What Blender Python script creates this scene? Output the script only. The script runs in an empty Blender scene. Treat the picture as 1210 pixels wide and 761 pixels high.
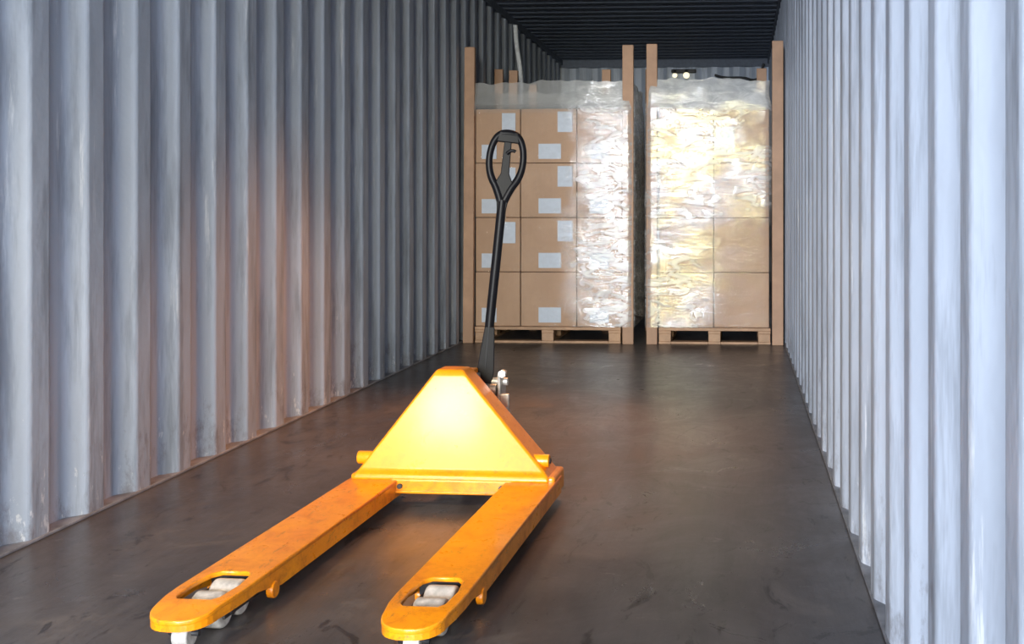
import bpy, bmesh, math, random
from mathutils import Vector, Matrix, noise
random.seed(4)
S=bpy.context.scene
try:
    S.view_settings.view_transform='Standard'
except Exception: pass
COL=S.collection
XL,XR=-2.024,0.326
Y0,Y1=0.30,12.45
H=2.69
CAMH=0.945

# ------------------------------------------------------------ helpers
def link(o,parent=None):
    COL.objects.link(o)
    if parent: o.parent=parent
    return o
def empty(name,loc=(0,0,0),rz=0):
    e=bpy.data.objects.new(name,None); e.empty_display_size=.1
    e.location=loc; e.rotation_euler=(0,0,rz); COL.objects.link(e); return e
def mesh_obj(name,verts,faces,mat=None,parent=None,smooth=False):
    m=bpy.data.meshes.new(name); m.from_pydata([tuple(v) for v in verts],[],faces); m.update()
    o=bpy.data.objects.new(name,m)
    if mat: m.materials.append(mat)
    if smooth:
        for p in m.polygons: p.use_smooth=True
    return link(o,parent)
def bm_obj(name,bm,mat=None,parent=None,smooth=False):
    bmesh.ops.recalc_face_normals(bm,faces=bm.faces)
    m=bpy.data.meshes.new(name); bm.to_mesh(m); bm.free()
    o=bpy.data.objects.new(name,m)
    if mat: m.materials.append(mat)
    if smooth:
        for p in m.polygons: p.use_smooth=True
    return link(o,parent)
def add_box(bm,x0,x1,y0,y1,z0,z1):
    v=[bm.verts.new(p) for p in [(x0,y0,z0),(x1,y0,z0),(x1,y1,z0),(x0,y1,z0),(x0,y0,z1),(x1,y0,z1),(x1,y1,z1),(x0,y1,z1)]]
    for f in [(0,3,2,1),(4,5,6,7),(0,1,5,4),(1,2,6,5),(2,3,7,6),(3,0,4,7)]:
        bm.faces.new([v[i] for i in f])
def bevel(o,w,seg=2,ang=30):
    b=o.modifiers.new('bevel','BEVEL'); b.width=w; b.segments=seg; b.limit_method='ANGLE'; b.angle_limit=math.radians(ang); return o
def box(name,x0,x1,y0,y1,z0,z1,mat,parent=None,bv=0.0):
    bm=bmesh.new(); add_box(bm,x0,x1,y0,y1,z0,z1); o=bm_obj(name,bm,mat,parent)
    if bv: bevel(o,bv)
    return o
def cyl(name,p0,p1,r,mat,parent=None,seg=32,bv=0.0):
    p0,p1=Vector(p0),Vector(p1); d=p1-p0
    bm=bmesh.new()
    bmesh.ops.create_cone(bm,cap_ends=True,segments=seg,radius1=r,radius2=r,depth=d.length)
    q=d.to_track_quat('Z','Y').to_matrix().to_4x4()
    bmesh.ops.transform(bm,matrix=Matrix.Translation((p0+p1)/2)@q,verts=bm.verts)
    o=bm_obj(name,bm,mat,parent)
    for p in o.data.polygons: p.use_smooth=len(p.vertices)==4
    if bv: bevel(o,bv,3,40)
    return o
def tube(name,pts,r,mat,parent=None,cyclic=False,radii=None,kind='NURBS'):
    c=bpy.data.curves.new(name,'CURVE'); c.dimensions='3D'; c.bevel_depth=r; c.bevel_resolution=5; c.resolution_u=8
    c.use_fill_caps=True
    s=c.splines.new(kind); s.points.add(len(pts)-1)
    for i,p in enumerate(pts):
        s.points[i].co=(*p,1)
        if radii: s.points[i].radius=radii[i]
    s.use_cyclic_u=cyclic
    if kind=='NURBS': s.order_u=3; s.use_endpoint_u=not cyclic
    c.materials.append(mat)
    o=bpy.data.objects.new(name,c); return link(o,parent)

# ------------------------------------------------------------ materials
class NT:
    def __init__(s,name):
        s.m=bpy.data.materials.new(name); s.m.use_nodes=True; s.t=s.m.node_tree; s.n=s.t.nodes
        s.b=s.n['Principled BSDF']; s.out=s.n['Material Output']
    def new(s,t,**k):
        x=s.n.new(t)
        for a,b in k.items():
            if a in x.inputs.keys(): x.inputs[a].default_value=b
            else: setattr(x,a,b)
        return x
    def l(s,a,b): s.t.links.new(a,b)
    def coord(s,scale=(1,1,1),loc=(0,0,0)):
        g=s.n.get('GEO') or s.new('ShaderNodeNewGeometry'); g.name='GEO'
        mp=s.new('ShaderNodeMapping'); mp.inputs['Scale'].default_value=scale; mp.inputs['Location'].default_value=loc
        s.l(g.outputs['Position'],mp.inputs[0]); return mp.outputs[0]
    def noise(s,scale,co=(1,1,1),detail=5,rough=.6,loc=(0,0,0),dist=0):
        x=s.new('ShaderNodeTexNoise'); x.inputs['Scale'].default_value=scale; x.inputs['Detail'].default_value=detail
        x.inputs['Roughness'].default_value=rough; x.inputs['Distortion'].default_value=dist
        s.l(s.coord(co,loc),x.inputs['Vector']); return x.outputs[0]
    def ramp(s,fac,stops):
        r=s.new('ShaderNodeValToRGB'); e=r.color_ramp.elements
        while len(e)<len(stops): e.new(.5)
        for i,(p,c) in enumerate(stops):
            e[i].position=p; e[i].color=(c,c,c,1) if isinstance(c,(int,float)) else (*c,1)
        s.l(fac,r.inputs[0]); return r.outputs[0]
    def mix(s,f,a,b,mode='MIX'):
        x=s.new('ShaderNodeMix',data_type='RGBA'); x.blend_type=mode
        for v,i in ((f,0),(a,6),(b,7)):
            if isinstance(v,(int,float)): x.inputs[i].default_value=v
            elif isinstance(v,tuple): x.inputs[i].default_value=(*v,1)
            else: s.l(v,x.inputs[i])
        return x.outputs[2]
    def math(s,op,a,b=0.0):
        x=s.new('ShaderNodeMath',operation=op)
        for i,v in enumerate((a,b)):
            if isinstance(v,(int,float)): x.inputs[i].default_value=v
            else: s.l(v,x.inputs[i])
        return x.outputs[0]
    def bump(s,h,st=.2,dist=.01):
        x=s.new('ShaderNodeBump'); x.inputs['Strength'].default_value=st; x.inputs['Distance'].default_value=dist
        s.l(h,x.inputs['Height']); s.l(x.outputs[0],s.b.inputs['Normal']); return x
    def sep(s):
        x=s.new('ShaderNodeSeparateXYZ'); s.l(s.coord(),x.inputs[0]); return x.outputs

def simple(name,col,rough=.5,metal=0,bump=0,var=.15,nscale=30,spec=.5):
    t=NT(name); t.b.inputs['Roughness'].default_value=rough; t.b.inputs['Metallic'].default_value=metal
    t.b.inputs['Specular IOR Level'].default_value=spec
    n=t.noise(nscale)
    c=t.mix(t.ramp(n,[(.3,0.),(.7,1.)]),tuple(x*(1-var) for x in col),tuple(min(1,x*(1+var)) for x in col))
    t.l(c,t.b.inputs['Base Color'])
    if bump: t.bump(n,bump,.003)
    return t.m

def wall_mat(name,base,scr=1.0,seed=0,grime=1.0,dark=.48):
    t=NT(name)
    big=t.noise(1.2,(1,1,.5),3,loc=(seed,0,0))
    c=t.mix(t.ramp(big,[(.35,0.),(.65,1.)]),tuple(x*.84 for x in base),tuple(min(1,x*1.12) for x in base))
    st=t.noise(12,(1,1,.10),5,.7,loc=(0,seed,0))
    c=t.mix(t.ramp(st,[(.50,0.),(.66,.7)]),c,tuple(x*dark for x in base))
    sc=t.noise(20,(1,1,.07),6,.75,loc=(3+seed,1,0))
    c=t.mix(t.ramp(sc,[(.59,0.),(.69,.7*scr)]),c,(.76,.79,.83))
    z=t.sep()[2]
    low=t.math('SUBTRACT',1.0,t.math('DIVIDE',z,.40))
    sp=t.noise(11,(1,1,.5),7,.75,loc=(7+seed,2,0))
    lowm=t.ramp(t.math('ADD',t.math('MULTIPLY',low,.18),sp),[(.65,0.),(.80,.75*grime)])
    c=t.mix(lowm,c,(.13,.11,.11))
    sp2=t.noise(26,(1,1,.35),5,.7,loc=(1,5+seed,0))
    lowm2=t.ramp(t.math('ADD',t.math('MULTIPLY',low,.12),sp2),[(.70,0.),(.75,.6)])
    c=t.mix(lowm2,c,(.70,.72,.75))
    rust=t.noise(7,(1,1,.6),8,.8,loc=(11,seed,4))
    c=t.mix(t.ramp(rust,[(.70,0.),(.74,.8)]),c,(.22,.10,.05))
    t.l(c,t.b.inputs['Base Color'])
    t.l(t.ramp(st,[(.3,.36),(.7,.58)]),t.b.inputs['Roughness'])
    t.bump(t.noise(5,(1,1,.8),4),.45,.02)
    return t.m
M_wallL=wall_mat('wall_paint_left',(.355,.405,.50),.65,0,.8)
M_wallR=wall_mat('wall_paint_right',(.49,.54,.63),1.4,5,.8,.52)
M_back=wall_mat('wall_paint_back',(.50,.56,.66),.6,9)
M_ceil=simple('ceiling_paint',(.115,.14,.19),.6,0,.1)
M_rail=simple('steel_rail',(.20,.21,.24),.5,0,.3,.45,9)

def floor_mat():
    t=NT('container_floor_plywood')
    a=t.noise(1.3,(1,.6,1),5,.65)
    c=t.mix(t.ramp(a,[(.38,0.),(.62,1.)]),(.050,.044,.045),(.098,.087,.086))
    g=t.noise(9,(1.6,.25,1),6,.7)
    c=t.mix(t.ramp(g,[(.48,0.),(.68,.5)]),c,(.032,.028,.029))
    w=t.noise(2.6,(1,1,1),9,.8,loc=(5,2,0),dist=1.0)
    c=t.mix(t.ramp(w,[(.54,0.),(.66,.5)]),c,(.16,.145,.14))
    sc=t.noise(3.6,(1.9,.8,1),7,.75,loc=(2,9,0),dist=2.0)
    c=t.mix(t.ramp(sc,[(.58,0.),(.62,.8)]),c,(.018,.015,.015))
    s2=t.noise(13,(.35,1.5,1),7,.8,loc=(4,1,0),dist=1.0)
    c=t.mix(t.ramp(s2,[(.62,0.),(.67,.4)]),c,(.25,.23,.22))
    t.l(c,t.b.inputs['Base Color'])
    t.l(t.ramp(w,[(.35,.26),(.65,.42)]),t.b.inputs['Roughness'])
    t.bump(g,.3,.005)
    return t.m
M_floor=floor_mat()
M_yard=simple('yard_concrete',(.38,.37,.35),.85,0,.3,.2,3)

def orange_mat():
    t=NT('pallet_truck_orange_paint')
    n=t.noise(7,(1,1,1),6,.7)
    c=t.mix(t.ramp(n,[(.35,0.),(.7,1.)]),(.82,.255,.004),(.92,.34,.007))
    d=t.noise(14,(1,1,1),8,.8,loc=(3,3,3),dist=.6)
    z=t.sep()[2]
    lowm=t.ramp(z,[(.0,1.),(.14,.2)])
    c=t.mix(t.math('MULTIPLY',t.ramp(d,[(.48,0.),(.62,.8)]),lowm),c,(.44,.10,.005))
    s=t.noise(40,(1,.3,1),6,.8,loc=(8,1,2))
    c=t.mix(t.math('MULTIPLY',t.ramp(s,[(.57,0.),(.63,.9)]),lowm),c,(.13,.065,.03))
    t.l(c,t.b.inputs['Base Color'])
    t.l(t.ramp(d,[(.3,.24),(.7,.38)]),t.b.inputs['Roughness'])
    t.b.inputs['Coat Weight'].default_value=.25
    t.b.inputs['Coat Roughness'].default_value=.15
    t.bump(n,.08,.004)
    return t.m
M_or=orange_mat()
M_black=simple('handle_black',(.006,.006,.008),.38,0,0,.2,30,.14)
M_dark=simple('dark_steel',(.04,.04,.045),.45,.3)
M_chrome=simple('steel_linkage',(.50,.50,.48),.4,.4,.2,.35)
M_roller=simple('nylon_roller',(.46,.44,.42),.45,0,.3,.4,40)
M_rub=simple('rubber_wheel',(.03,.03,.03),.6)
M_wood=simple('pine_wood',(.50,.31,.19),.65,0,.2,.2,9)
M_wood2=simple('post_wood',(.48,.29,.185),.65,0,.2,.14,6)
M_label=simple('paper_label',(.62,.68,.76),.6,0,0,.06)
M_tape=simple('packing_tape',(.46,.30,.17),.3,0,0,.08)
M_strap=simple('webbing_white',(.75,.77,.8),.6)
M_cable=simple('cable_black',(.02,.02,.02),.5)
def card_mat():
    t=NT('cardboard')
    n=t.noise(3,(1,1,1),4)
    c=t.mix(t.ramp(n,[(.3,0.),(.7,1.)]),(.48,.30,.185),(.58,.375,.24))
    w=t.noise(60,(1,1,.1),3)
    c=t.mix(t.ramp(w,[(.4,0.),(.8,.2)]),c,(.42,.27,.16))
    t.l(c,t.b.inputs['Base Color']); t.b.inputs['Roughness'].default_value=.75
    t.bump(n,.1,.01)
    return t.m
M_card=card_mat()

def film_mat(name,seed,milk,gloss,grad=None,bumpd=.0045,top=.30,patch_r=(.36,.15,.56),refl_tint=(1,1,1),lowclear=False,streak=(.4,1,2.8),s1=7.,s2=19.):
    """clear stretch film: transparent + glossy + slightly milky"""
    t=NT(name); n=t.n; n.remove(t.b)
    tr=t.new('ShaderNodeBsdfTransparent'); tr.inputs[0].default_value=(.97,.97,.98,1)
    gl=t.new('ShaderNodeBsdfGlossy'); gl.inputs['Roughness'].default_value=.06
    tn=t.noise(3.5,(1,1,1.5),3,.6,loc=(seed,2,seed))
    t.l(t.mix(t.ramp(tn,[(.42,0.),(.56,1.)]),(.94,.97,1.0),refl_tint),gl.inputs[0])  # patchy colour of the reflected surroundings is painted into the gloss
    df=t.new('ShaderNodeBsdfDiffuse'); df.inputs[0].default_value=(.80,.80,.78,1)
    h1=t.noise(s1,(1,1,2.4),4,.57,loc=(seed,0,0),dist=1.2)
    h2=t.noise(s2,streak,4,.62,loc=(0,seed,0),dist=1.0)
    h=t.math('ADD',h1,t.math('MULTIPLY',h2,.5))
    b=t.new('ShaderNodeBump'); b.inputs['Strength'].default_value=1; b.inputs['Distance'].default_value=bumpd; t.l(h,b.inputs['Height'])
    for x in (gl,df): t.l(b.outputs[0],x.inputs['Normal'])
    xs=t.sep()
    patch=t.noise(2.4,(1,1,1.2),5,.65,loc=(seed,seed,1))
    mask=t.ramp(patch,[(patch_r[0],patch_r[1]),(patch_r[2],1.)])
    if grad:
        g=t.new('ShaderNodeMapRange'); g.inputs[1].default_value=grad[0]; g.inputs[2].default_value=grad[1]
        t.l(t.math('ADD',xs[0],t.math('MULTIPLY',t.math('SUBTRACT',patch,.5),.6)),g.inputs[0]); ga=g.outputs[0]
        mask=t.math('MULTIPLY',mask,t.math('ADD',t.math('MULTIPLY',ga,.95),.05))
    if lowclear:      # milk and gloss reduced over the two lower right-hand boxes
        gx=t.new('ShaderNodeMapRange'); gx.inputs[1].default_value=-.30; gx.inputs[2].default_value=-.10; t.l(xs[0],gx.inputs[0])
        gz=t.new('ShaderNodeMapRange'); gz.inputs[1].default_value=1.04; gz.inputs[2].default_value=.84; t.l(xs[2],gz.inputs[0])
        k=t.math('SUBTRACT',1.0,t.math('MULTIPLY',t.math('MULTIPLY',gx.outputs[0],gz.outputs[0]),.8))
        mask=t.math('MULTIPLY',mask,k)
    zt=t.new('ShaderNodeMapRange'); zt.inputs[1].default_value=1.66; zt.inputs[2].default_value=1.74; t.l(xs[2],zt.inputs[0])
    wr=t.ramp(h1,[(.40,0.),(.62,1.)])
    milkf=t.math('MULTIPLY',t.math('ADD',t.math('MULTIPLY',wr,.65),.35),milk)
    milkf=t.math('MULTIPLY',milkf,mask)
    milkf=t.math('ADD',milkf,t.math('MULTIPLY',zt.outputs[0],top))
    m1=t.new('ShaderNodeMixShader'); t.l(milkf,m1.inputs[0]); t.l(tr.outputs[0],m1.inputs[1]); t.l(df.outputs[0],m1.inputs[2])
    gf=t.math('MULTIPLY',mask,gloss); gf=t.math('ADD',gf,.001)
    gf=t.math('MULTIPLY',gf,t.math('SUBTRACT',1.0,t.math('MULTIPLY',zt.outputs[0],.4)))
    m2=t.new('ShaderNodeMixShader'); t.l(gf,m2.inputs[0]); t.l(m1.outputs[0],m2.inputs[1]); t.l(gl.outputs[0],m2.inputs[2])
    t.l(m2.outputs[0],t.out.inputs[0])
    return t.m

# ------------------------------------------------------------ container shell
def corr_profile(a0,a1,period=.278,fl=.072,rp=.068,fl2=.070,off=0):
    pts=[]; a=a0-off
    while a<a1:
        for da,d in ((0,0),(fl,0),(fl+rp,1),(fl+rp+fl2,1)):
            pts.append((a+da,d))
        a+=period
    pts=[p for p in pts if a0<p[0]<a1]
    pts=[(a0,pts[0][1])]+pts+[(a1,pts[-1][1])]
    return pts
def corr_wall(name,axis,base,out,a0,a1,z0,z1,mat,period=.278,off=0,**k):
    pr=corr_profile(a0,a1,period,off=off,**k); v=[];f=[]
    for a,d in pr:
        for z in (z0,z1):
            v.append((base+out*d,a,z) if axis=='x' else (a,base+out*d,z))
    for i in range(len(pr)-1):
        f.append((2*i,2*i+2,2*i+3,2*i+1))
    o=mesh_obj(name,v,f,mat); bevel(o,.008,3,10)
    for p in o.data.polygons: p.use_smooth=False
    s=o.modifiers.new('thick','SOLIDIFY'); s.thickness=.002; s.offset=0
    return o
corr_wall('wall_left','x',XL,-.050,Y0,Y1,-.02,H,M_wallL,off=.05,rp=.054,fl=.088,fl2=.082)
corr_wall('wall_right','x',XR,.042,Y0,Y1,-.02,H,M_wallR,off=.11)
corr_wall('wall_back','y',Y1,.040,XL-.050,XR+.046,-.02,H,M_back,period=.25)
# ceiling with transverse corrugation
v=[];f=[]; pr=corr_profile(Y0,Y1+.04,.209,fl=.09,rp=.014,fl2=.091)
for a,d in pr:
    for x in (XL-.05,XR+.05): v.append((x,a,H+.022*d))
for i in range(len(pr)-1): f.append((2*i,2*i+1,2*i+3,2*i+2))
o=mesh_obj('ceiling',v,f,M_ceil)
box('floor',XL-.06,XR+.06,Y0-.02,Y1+.06,-.03,0,M_floor)
for nm,x0,x1 in (('trim_1',XL-.050,XL+.006),('trim_2',XR-.006,XR+.042)):
    box(nm,x0,x1,Y0,Y1,.0,.010,M_rail,bv=.003)
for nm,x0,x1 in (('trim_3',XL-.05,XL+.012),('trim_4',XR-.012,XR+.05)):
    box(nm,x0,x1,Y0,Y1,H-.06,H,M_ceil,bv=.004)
box('trim_5',XL-.05,XR+.05,Y1-.01,Y1+.04,H-.09,H,M_ceil,bv=.004)
for nm,x0,x1 in (('trim_6',XL-.12,XL+.01),('trim_7',XR-.01,XR+.12)):
    box(nm,x0,x1,Y0-.14,Y0+.0,-.10,H+.08,M_wallR,bv=.01)
box('trim_8',XL-.12,XR+.12,Y0-.14,Y0,H-.08,H+.08,M_wallR,bv=.01)
box('trim_9',XL-.12,XR+.12,Y0-.14,Y0,-.10,-.002,M_rail,bv=.005)
mesh_obj('ground',[(-40,-60,-.12),(40,-60,-.12),(40,30,-.12),(-40,30,-.12)],[(0,1,2,3)],M_yard)

# ------------------------------------------------------------ pallets
def wooden_pallet(x0,x1,y0,y1,top):
    bm=bmesh.new(); w=x1-x0; L=y1-y0
    nb=6; bw=L/nb*.80
    for i in range(nb):
        yy=y0+(L-bw)*i/(nb-1); add_box(bm,x0,x1,yy,yy+bw,top-.022,top)
    for k in range(3):
        sx=x0+(w-.09)*k/2
        add_box(bm,sx,sx+.09,y0+.001,y1-.001,top-.042,top-.0222)
        add_box(bm,sx,sx+.09,y0+.002,y1-.002,.0,.018)
        for j in range(3):
            yy=y0+.004+(L-.128)*j/2
            add_box(bm,sx+.002,sx+.088,yy,yy+.12,.0182,top-.0422)
    add_box(bm,x0+.0905,x0+(w-.09)/2-.0005,y0+.003,y0+.10,.0,.017)
    add_box(bm,x0+(w-.09)/2+.0905,x1-.0905,y0+.003,y0+.10,.0,.017)
    return bevel(bm_obj('wooden_pallet',bm,M_wood),.003,1)
PT=.118
YF=7.93
DEP=.80
wooden_pallet(-1.93,-.86,YF,YF+DEP,PT)
wooden_pallet(-.585,.222,YF,YF+DEP,PT)

def post(xc,y,w=.075,d=.045,h=2.155,tilt=0):
    bm=bmesh.new(); add_box(bm,-w/2,w/2,0,d,0,h)
    o=bm_obj('wooden_post',bm,M_wood2); o.location=(xc,y,0); o.rotation_euler=(0,tilt,0); bevel(o,.004,2); return o
post(-1.975,YF-.03,.075,h=2.155,tilt=.006)
post(-.805,YF-.03,.080,h=2.16)
post(-.632,YF-.03,.078,h=2.165)
post(.272,YF-.03,.080,h=2.18)
yr=YF+DEP+.06
post(-1.945,yr,.068,h=2.11); post(-1.85,yr,.070,h=2.10,tilt=.012); post(-1.665,yr,.06,h=1.98)
post(-1.07,yr,.07,h=2.10); post(.175,yr,.08,h=2.10); post(-.72,yr,.07,h=2.10)

# ------------------------------------------------------------ box stacks
RH=.398
def box_stack(cols,y0,y1,ndeep,lab):
    cx=(cols[0]+cols[-1])/2
    e=empty('cardboard_box_stack',(cx,(y0+y1)/2,PT))
    inv=Vector((-cx,-(y0+y1)/2,-PT))
    bm=bmesh.new(); tp=bmesh.new()
    dd=(y1-y0)/ndeep
    for r in range(4):
        for c in range(len(cols)-1):
            for k in range(ndeep):
                j=random.uniform(-.004,.004)
                a0=cols[c]+.003; a1=cols[c+1]-.003
                b0=y0+k*dd+.003+j; b1=y0+(k+1)*dd-.003+j
                z0=PT+r*RH+.0015; z1=PT+(r+1)*RH-.002
                add_box(bm,a0,a1,b0,b1,z0,z1)
                if r==3:
                    m=(a0+a1)/2; add_box(tp,m-.025,m+.025,b0,b1,z1,z1+.001)
    bmesh.ops.translate(bm,vec=inv,verts=bm.verts); bmesh.ops.translate(tp,vec=inv,verts=tp.verts)
    b=bm_obj('boxes',bm,M_card,e); bevel(b,.006,2)
    bm_obj('tape',tp,M_tape,e)
    lb=bmesh.new()
    for (xa,xb,za,zb) in lab:
        add_box(lb,xa,xb,y0-.0065,y0-.0025,za,zb)
    bmesh.ops.translate(lb,vec=inv,verts=lb.verts)
    bm_obj('labels',lb,M_label,e)
    return e,inv
colsL=[-1.935,-1.60,-1.185,-.85]
labs=[]
for r in range(4):
    zb=PT+r*RH
    labs.append((-1.885,-1.775,zb+.03,zb+.135))
    labs.append((-1.465,-1.30,zb+.03,zb+.140))
    if r!=0: labs.append((-1.735,-1.635,zb+.21,zb+.365))
    if r in(1,2,3): labs.append((-1.325,-1.215,zb+.225,zb+.375))
    labs.append((-1.09,-.95,zb+.03,zb+.14))
eL,iL=box_stack(colsL,YF+.03,YF+DEP-.02,2,labs)
colsR=[-.585,-.188,.215]
eR,iR=box_stack(colsR,YF+.03,YF+DEP-.02,2,[(-.175,-.04,PT+3*RH+.07,PT+3*RH+.26)])

def film(e,inv,x0,x1,y0,y1,z0,z1,mat,seed):
    nz=90; r=.03
    loop=[]
    def seg(a,b,n):
        for i in range(n): loop.append((a[0]+(b[0]-a[0])*i/n,a[1]+(b[1]-a[1])*i/n))
    seg((x0+r,y0),(x1-r,y0),60); seg((x1-r,y0),(x1,y0+r),3); seg((x1,y0+r),(x1,y1-r),40); seg((x1,y1-r),(x1-r,y1),3)
    seg((x1-r,y1),(x0+r,y1),40); seg((x0+r,y1),(x0,y1-r),3); seg((x0,y1-r),(x0,y0+r),40); seg((x0,y0+r),(x0+r,y0),3)
    n=len(loop); cx,cy=(x0+x1)/2,(y0+y1)/2
    V=[];F=[]
    for k in range(nz+1):
        for i,(x,y) in enumerate(loop):
            t=k/nz
            zt=z1+.02*noise.noise(Vector((x*3+seed,y*3,0)))+.02*noise.noise(Vector((x*11+seed,y*9,2)))
            z=z0+(zt-z0)*t
            p=Vector((x*4+seed,y*4,z*7)); 
            w=noise.noise(p)*.006+noise.noise(Vector((x*10+z*9+seed,y*10,z*14)))*.0025
            above=max(0,z-(PT+4*RH+.0))
            sc=.004+w*.7+.002
            dx=(x-cx);dy=(y-cy)
            inw=-above*.12
            if z>PT+4*RH: sc+=noise.noise(Vector((x*6+seed,y*6,z*6)))*.02*min(1,above/.1)
            sc=max(sc,.0005) if z<=PT+4*RH else sc+inw
            V.append((x+(1 if dx>0 else -1)*sc*(abs(dx)>(x1-x0)/2-r*1.01)+inv[0], y+(1 if dy>0 else -1)*sc*(abs(dy)>(y1-y0)/2-r*1.01)+inv[1], z+inv[2]))
    for k in range(nz):
        for i in range(n):
            j=(i+1)%n
            F.append((k*n+i,k*n+j,(k+1)*n+j,(k+1)*n+i))
    return mesh_obj('stretch_wrap',V,F,mat,e,smooth=True)
M_filmL=film_mat('stretch_film_clear',2.0,.55,.068,grad=(-1.28,-1.04),patch_r=(.32,.5,.52),s1=8,s2=22)
M_filmR=film_mat('stretch_film_glossy',6.0,.50,.066,patch_r=(.36,.34,.54),refl_tint=(1,.90,.50),lowclear=True,bumpd=.0045,s1=6.5,s2=18)
film(eL,iL,-1.942,-.762,YF-.034+.0,YF+DEP+.01,PT+.006,1.90,M_filmL,1.3)
film(eR,iR,-.678,.224,YF-.036+.0,YF+DEP+.01,PT+.006,1.91,M_filmR,7.7)

tube('cargo_strap',[(-1.975,9.6,2.60),(-1.965,9.58,2.45),(-1.925,9.55,2.25),(-1.915,9.6,2.0),(-1.95,9.6,1.6)],.020,M_strap)
tube('cable',[(-.28,12.36,2.50),(-.2,12.36,2.46),(.05,12.36,2.47),(.15,12.36,2.43),(.22,12.36,2.46),(.27,12.36,2.62)],.014,M_cable)
lam=empty('wall_lamp',(-.63,Y1-.03,2.50))
box('lamp_bracket',-.14,.14,-.03,.03,.03,.07,M_cable,lam,.008)
tm=bpy.data.materials.new('lamp_glow'); tm.use_nodes=True
tb=tm.node_tree.nodes['Principled BSDF']; tb.inputs['Emission Color'].default_value=(1,.9,.6,1); tb.inputs['Emission Strength'].default_value=1.2
for sx,r in ((-.10,.028),(.03,.036)):
    bm=bmesh.new(); bmesh.ops.create_uvsphere(bm,u_segments=20,v_segments=12,radius=r)
    bmesh.ops.translate(bm,vec=(sx,-.03,.0),verts=bm.verts); bm_obj('bulb',bm,tm,lam,True)
    cyl('bulb_holder',(sx,-.03,.0+r*.7),(sx,-.03,.06),.018,M_cable,lam,16)

# ------------------------------------------------------------ pallet truck
J=empty('pallet_truck',(-.920,3.472,0),math.radians(-1.6))
FT=.090
def fork(cx,side):
    w=.0775; yb=.10; yt=-1.225
    out=[(w,yb),(w,-1.03),(w*.96,-1.09)]
    for k in range(0,15):
        a=math.pi*k/14
        out.append((w*.88*math.copysign(abs(math.cos(a))**.8,math.cos(a)), -1.135-.072*math.sin(a)**.9))
    out+=[(-w*.96,-1.09),(-w,-1.03),(-w,yb)]
    hole=[(.050,-.940),(.058,-1.01),(.052,-1.092),(.040,-1.110),(-.040,-1.110),(-.052,-1.092),(-.058,-1.01),(-.050,-.940),(-.032,-.915),(.032,-.915)]
    c=bpy.data.curves.new('tmp','CURVE'); c.dimensions='2D'; c.fill_mode='BOTH'; c.extrude=.003; c.bevel_depth=.003; c.bevel_resolution=2
    for P in (out,hole):
        s=c.splines.new('POLY'); s.points.add(len(P)-1)
        for i,p in enumerate(P): s.points[i].co=(p[0],p[1],0,1)
        s.use_cyclic_u=True
    t=bpy.data.objects.new('tmp',c); COL.objects.link(t)
    bpy.context.view_layer.update()
    m=bpy.data.meshes.new_from_object(t.evaluated_get(bpy.context.evaluated_depsgraph_get()))
    bpy.data.objects.remove(t)
    def drop(y): return -max(0,-1.12-y)*.14
    for q in m.vertices:
        q.co.z+=FT-.006+drop(q.co.y); q.co.x+=cx
    m.materials.clear(); m.materials.append(M_or)
    o=bpy.data.objects.new('fork_plate',m); link(o,J)
    V=[];F=[]; P=out
    D=[]
    for i in range(len(P)-1):
        a,b=P[i],P[i+1]; n=max(1,int(math.hypot(b[0]-a[0],b[1]-a[1])/.06))
        for k in range(n): D.append((a[0]+(b[0]-a[0])*k/n,a[1]+(b[1]-a[1])*k/n))
    D.append(P[-1])
    def bot(y):
        if y>-.86: return .034
        if y>-.94: return .034+(-.86-y)/.08*.024
        return .058 if y>-1.1 else .058-(-1.10-y)*.04
    for x,y in D:
        V.append((cx+x*.99,y,FT-.006+drop(y))); V.append((cx+x*.985,y,bot(y)))
    for i in range(len(D)-1): F.append((2*i,2*i+2,2*i+3,2*i+1))
    s=mesh_obj('fork_side',V,F,M_or,J); so=s.modifiers.new('t','SOLIDIFY'); so.thickness=.005; so.offset=0
    for yy in (-.950,-1.034):
        cyl('load_roller',(cx-.036,yy,.0405),(cx+.036,yy,.0405),.0405,M_roller,J,40,.008)
        cyl('roller_axle',(cx-.055,yy,.0405),(cx+.055,yy,.0405),.010,M_dark,J,16)
    for sx in (-.046,.040):
        box('roller_link',cx+sx,cx+sx+.006,-1.060,-.87,.026,.064,M_dark,J,.004)
    box('channel_web',cx-.070,cx+.070,-.90,-.87,.040,.082,M_dark,J,.002)
    box('tip_web',cx-.055,cx+.055,-1.118,-1.106,.044,.080,M_dark,J,.002)
    box('roller_stop',cx-.040,cx+.040,-1.106,-1.080,.040,.052,M_dark,J,.003)
    cyl('entry_roller',(cx-.018,-1.148,.026),(cx+.018,-1.148,.026),.026,M_roller,J,24,.004)
    cyl('entry_axle',(cx-.034,-1.148,.030),(cx+.034,-1.148,.030),.006,M_dark,J,12)
    cyl('link_boss',(cx+w-.012,-.88,.036),(cx+w+.006,-.88,.036),.020,M_or,J,24,.003)
    cyl('link_boss',(cx-w+.012,-.88,.036),(cx-w-.004,-.88,.036),.020,M_or,J,24,.003)
    cyl('push_rod',(cx,-.88,.045),(cx,.15,.060),.010,M_dark,J,16)
    return o
fork(-.257,-1); fork(.257,1)

box('cross_beam',-.20,.20,-.012,.05,.046,.094,M_or,J,.006)
box('cross_lip',-.185,.185,-.018,-.008,.050,.058,M_or,J,.002)
for x in (-.165,.165): cyl('bolt',(x,-.022,.072),(x,-.010,.072),.008,M_dark,J,12)
for s in (-1,1):
    bm=bmesh.new()
    x0=s*.185; x1=s*.334
    add_box(bm,min(x0,x1),max(x0,x1),.0,.165,.036,.106); bevel(bm_obj('fork_heel',bm,M_or,J),.010,3)

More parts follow.
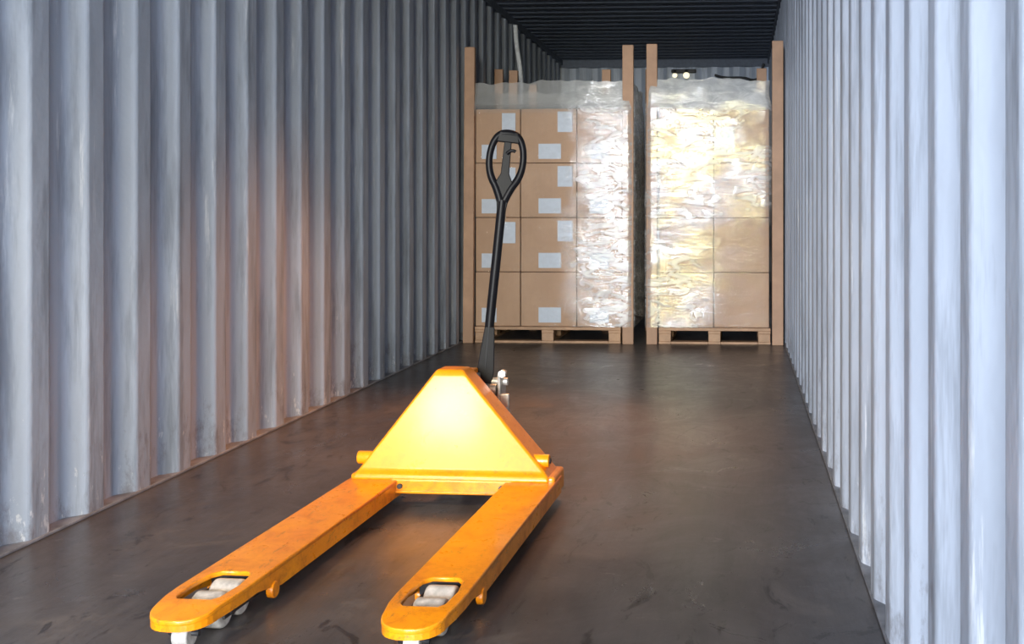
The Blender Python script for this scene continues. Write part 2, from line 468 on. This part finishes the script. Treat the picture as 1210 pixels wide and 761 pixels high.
def cover():
    prof=[ # z, half width, y front, y back, centre x
     (.088,.320,-.010,.145,-.004),(.104,.320,-.008,.145,-.004),(.118,.306,.008,.15,-.005),(.412,.056,.118,.225,-.043),(.426,.044,.130,.215,-.045)]
    V=[];F=[]
    for z,w,a,b,c in prof:
        V+= [(c-w,a,z),(c+w,a,z),(c+w,b,z),(c-w,b,z)]
    n=len(prof)
    for k in range(n-1):
        for i in range(4):
            j=(i+1)%4; F.append((4*k+i,4*k+j,4*k+4+j,4*k+4+i))
    F.append((0,3,2,1)); F.append((4*n-4,4*n-3,4*n-2,4*n-1))
    o=mesh_obj('body_cover',V,F,M_or,J); bevel(o,.010,4,12)
    for p in o.data.polygons: p.use_smooth=True
    w=o.modifiers.new('wn','WEIGHTED_NORMAL'); w.keep_sharp=False
    return o
cover()
for s in (-1,1):
    cyl('torsion_shaft',(s*.20-.012,.060,.145),(s*.318-.012,.060,.145),.021,M_or,J,28,.004)
    cyl('shaft_pin',(s*.316-.012,.060,.145),(s*.322-.012,.060,.145),.009,M_dark,J,16)
box('neck_plate',-.085,-.005,.15,.34,.385,.404,M_or,J,.005)
PX,PY=.030,.385
cyl('pump_body',(PX,PY,.10),(PX,PY,.30),.045,M_dark,J,32,.006)
cyl('pump_reservoir',(PX-.0,PY-.075,.11),(PX,PY-.075,.29),.040,M_or,J,32,.006)
cyl('pump_collar',(PX,PY,.27),(PX,PY,.33),.036,M_chrome,J,28,.005)
box('chassis_bracket',-.06,.11,.14,.40,.16,.20,M_or,J,.01)
cyl('wheel_axle',(PX-.10,PY,.09),(PX+.10,PY,.09),.014,M_dark,J,16)
for s in (-1,1):
    x=PX+s*.058
    cyl('steer_wheel',(x-.025,PY,.090),(x+.025,PY,.090),.090,M_rub,J,48,.008)
    cyl('steer_hub',(x-.027,PY,.090),(x+.027,PY,.090),.045,M_chrome,J,32,.004)
cyl('steer_bearing',(PX,PY,.09),(PX,PY,.12),.05,M_dark,J,32)
box('yoke_plate',PX-.044,PX-.032,PY-.055,PY+.035,.27,.385,M_chrome,J,.006)
box('yoke_plate',PX+.034,PX+.046,PY-.055,PY+.035,.27,.385,M_chrome,J,.006)
cyl('yoke_pin',(PX-.052,PY-.005,.350),(PX+.062,PY-.005,.350),.014,M_chrome,J,20,.002)
cyl('pump_cam',(PX-.028,PY-.03,.325),(PX+.028,PY-.03,.325),.020,M_chrome,J,24,.003)
box('release_lever',PX+.046,PX+.078,PY-.062,PY-.045,.27,.315,M_chrome,J,.004)
cyl('chain_link',(PX+.055,PY-.05,.31),(PX+.078,PY-.05,.22),.010,M_chrome,J,12)
cyl('lever_nut',(PX+.054,PY-.066,.385),(PX+.054,PY-.04,.385),.014,M_chrome,J,6)

hb=Vector((PX-.024,PY-.01,.335)); 
lean=Vector((.078,.05,.895)); up=lean.normalized()
Hh=lean.length
side=Vector((1,.25,0)); side=(side-up*side.dot(up)).normalized(); fw=up.cross(side)
def hp(s,u,f=0): return hb+side*s+up*u+fw*f
def plate(name,pts,f0,f1,mat):
    V=[hp(s,u,f0) for s,u in pts]+[hp(s,u,f1) for s,u in pts]; n=len(pts)
    F=[tuple(range(n))[::-1],tuple(range(n,2*n))]+[(i,(i+1)%n,n+(i+1)%n,n+i) for i in range(n)]
    bm=bmesh.new(); vs=[bm.verts.new(v) for v in V]
    for q in F: bm.faces.new([vs[i] for i in q])
    o=bm_obj(name,bm,mat,J); bevel(o,.003,2); return o
plate('handle_bracket',[(-.026,.0),(.026,.0),(.030,.05),(.022,.16),(.017,.21),(-.017,.21),(-.024,.13),(-.030,.04)],-.016,.016,M_black)
tube('handle_shaft',[hp(0,.05),hp(-.002,.25),hp(0,.45),hp(.0,.66)],.0165,M_black,J)
u0=.655; T=Hh
loop=[hp(-.006,u0),hp(-.022,u0+.045),hp(-.050,u0+.085),hp(-.062,u0+.14),hp(-.056,u0+.20),hp(-.034,u0+.240),hp(0,u0+.246),
      hp(.034,u0+.240),hp(.056,u0+.20),hp(.062,u0+.14),hp(.050,u0+.085),hp(.022,u0+.045),hp(.006,u0)]
tube('handle_loop',loop,.012,M_black,J,radii=[1.2,1.2,1.1,1,1,1.1,1.25,1.1,1,1,1.1,1.2,1.2])
plate('handle_throat',[(-.014,u0-.05),(.014,u0-.05),(.024,u0+.035),(.032,u0+.065),(.015,u0+.10),(.013,u0+.22),(-.013,u0+.22),(-.015,u0+.10),(-.032,u0+.065),(-.024,u0+.035)],-.010,.010,M_black)
plate('handle_crown',[(-.040,u0+.212),(.040,u0+.212),(.032,u0+.250),(-.032,u0+.250)],-.013,.013,M_black)
tube('control_lever',[hp(.0,u0+.17,-.014),hp(.012,u0+.19,-.02),hp(.03,u0+.18,-.02)],.006,M_black,J)

# ------------------------------------------------------------ lights
def area(name,loc,target,sx,sy,power,col,spread=None):
    l=bpy.data.lights.new(name,'AREA'); l.shape='RECTANGLE'; l.size=sx; l.size_y=sy; l.energy=power; l.color=col
    if spread: l.spread=math.radians(spread)
    o=bpy.data.objects.new(name,l); o.location=loc
    o.rotation_euler=(Vector(target)-Vector(loc)).to_track_quat('-Z','Y').to_euler(); COL.objects.link(o); return o
area('daylight_sky',(-2.6,-10,2.6),(-.8,7,.9),4.0,3.0,2450,(.84,.91,1.0))
area('daylight_yard',(.8,-9,1.9),(-1,7,1.0),1.6,2.4,680,(1.0,.93,.70))
area('daylight_side',(3.6,-5.5,2.8),(-1.2,4,.9),3.0,2.6,680,(.86,.92,1.0))
def spot(name,loc,target,power,col,ang,blend=1,rad=.15):
    l=bpy.data.lights.new(name,'SPOT'); l.energy=power; l.color=col; l.spot_size=math.radians(ang); l.spot_blend=blend; l.shadow_soft_size=rad
    o=bpy.data.objects.new(name,l); o.location=loc
    o.rotation_euler=(Vector(target)-Vector(loc)).to_track_quat('-Z','Y').to_euler(); COL.objects.link(o); return o
spot('warm_fill_spot',(-.6,5.6,2.5),(-1.25,4.6,.0),420,(1.0,.38,.12),68,1,.2)  # added unseen spot, stands in for the warm lens flare around the truck
spot('warm_fill_spot',(-1.3,.9,2.5),(-.95,3.0,.1),90,(1.0,.58,.24),50,1,.25)  # added unseen spot, warms and brightens the forks
area('warm_highlight_fill',(-1.76,1.35,1.66),(-.93,3.5,.27),.30,.30,8,(1.0,.80,.46),80)  # added unseen light, gives the truck cover its pale highlight
W=bpy.data.worlds.new('World'); S.world=W; W.use_nodes=True
wn=W.node_tree.nodes; bg=wn['Background']
sk=wn.new('ShaderNodeTexSky'); sk.sky_type='NISHITA'; sk.sun_disc=False; sk.sun_elevation=math.radians(45); sk.sun_rotation=math.radians(200)
W.node_tree.links.new(sk.outputs[0],bg.inputs[0]); bg.inputs[1].default_value=.14

# ------------------------------------------------------------ camera
cam=bpy.data.cameras.new('camera'); co=bpy.data.objects.new('camera',cam); COL.objects.link(co)
cam.sensor_fit='HORIZONTAL'; cam.sensor_width=36; cam.lens=36*1300/1210
co.location=(0,0,CAMH)
co.rotation_euler=(math.radians(90),0,math.atan(.06))
cam.shift_x=-(796-605)/1210
cam.shift_y=-(380.5-252)/1210
cam.clip_start=.02
S.camera=co
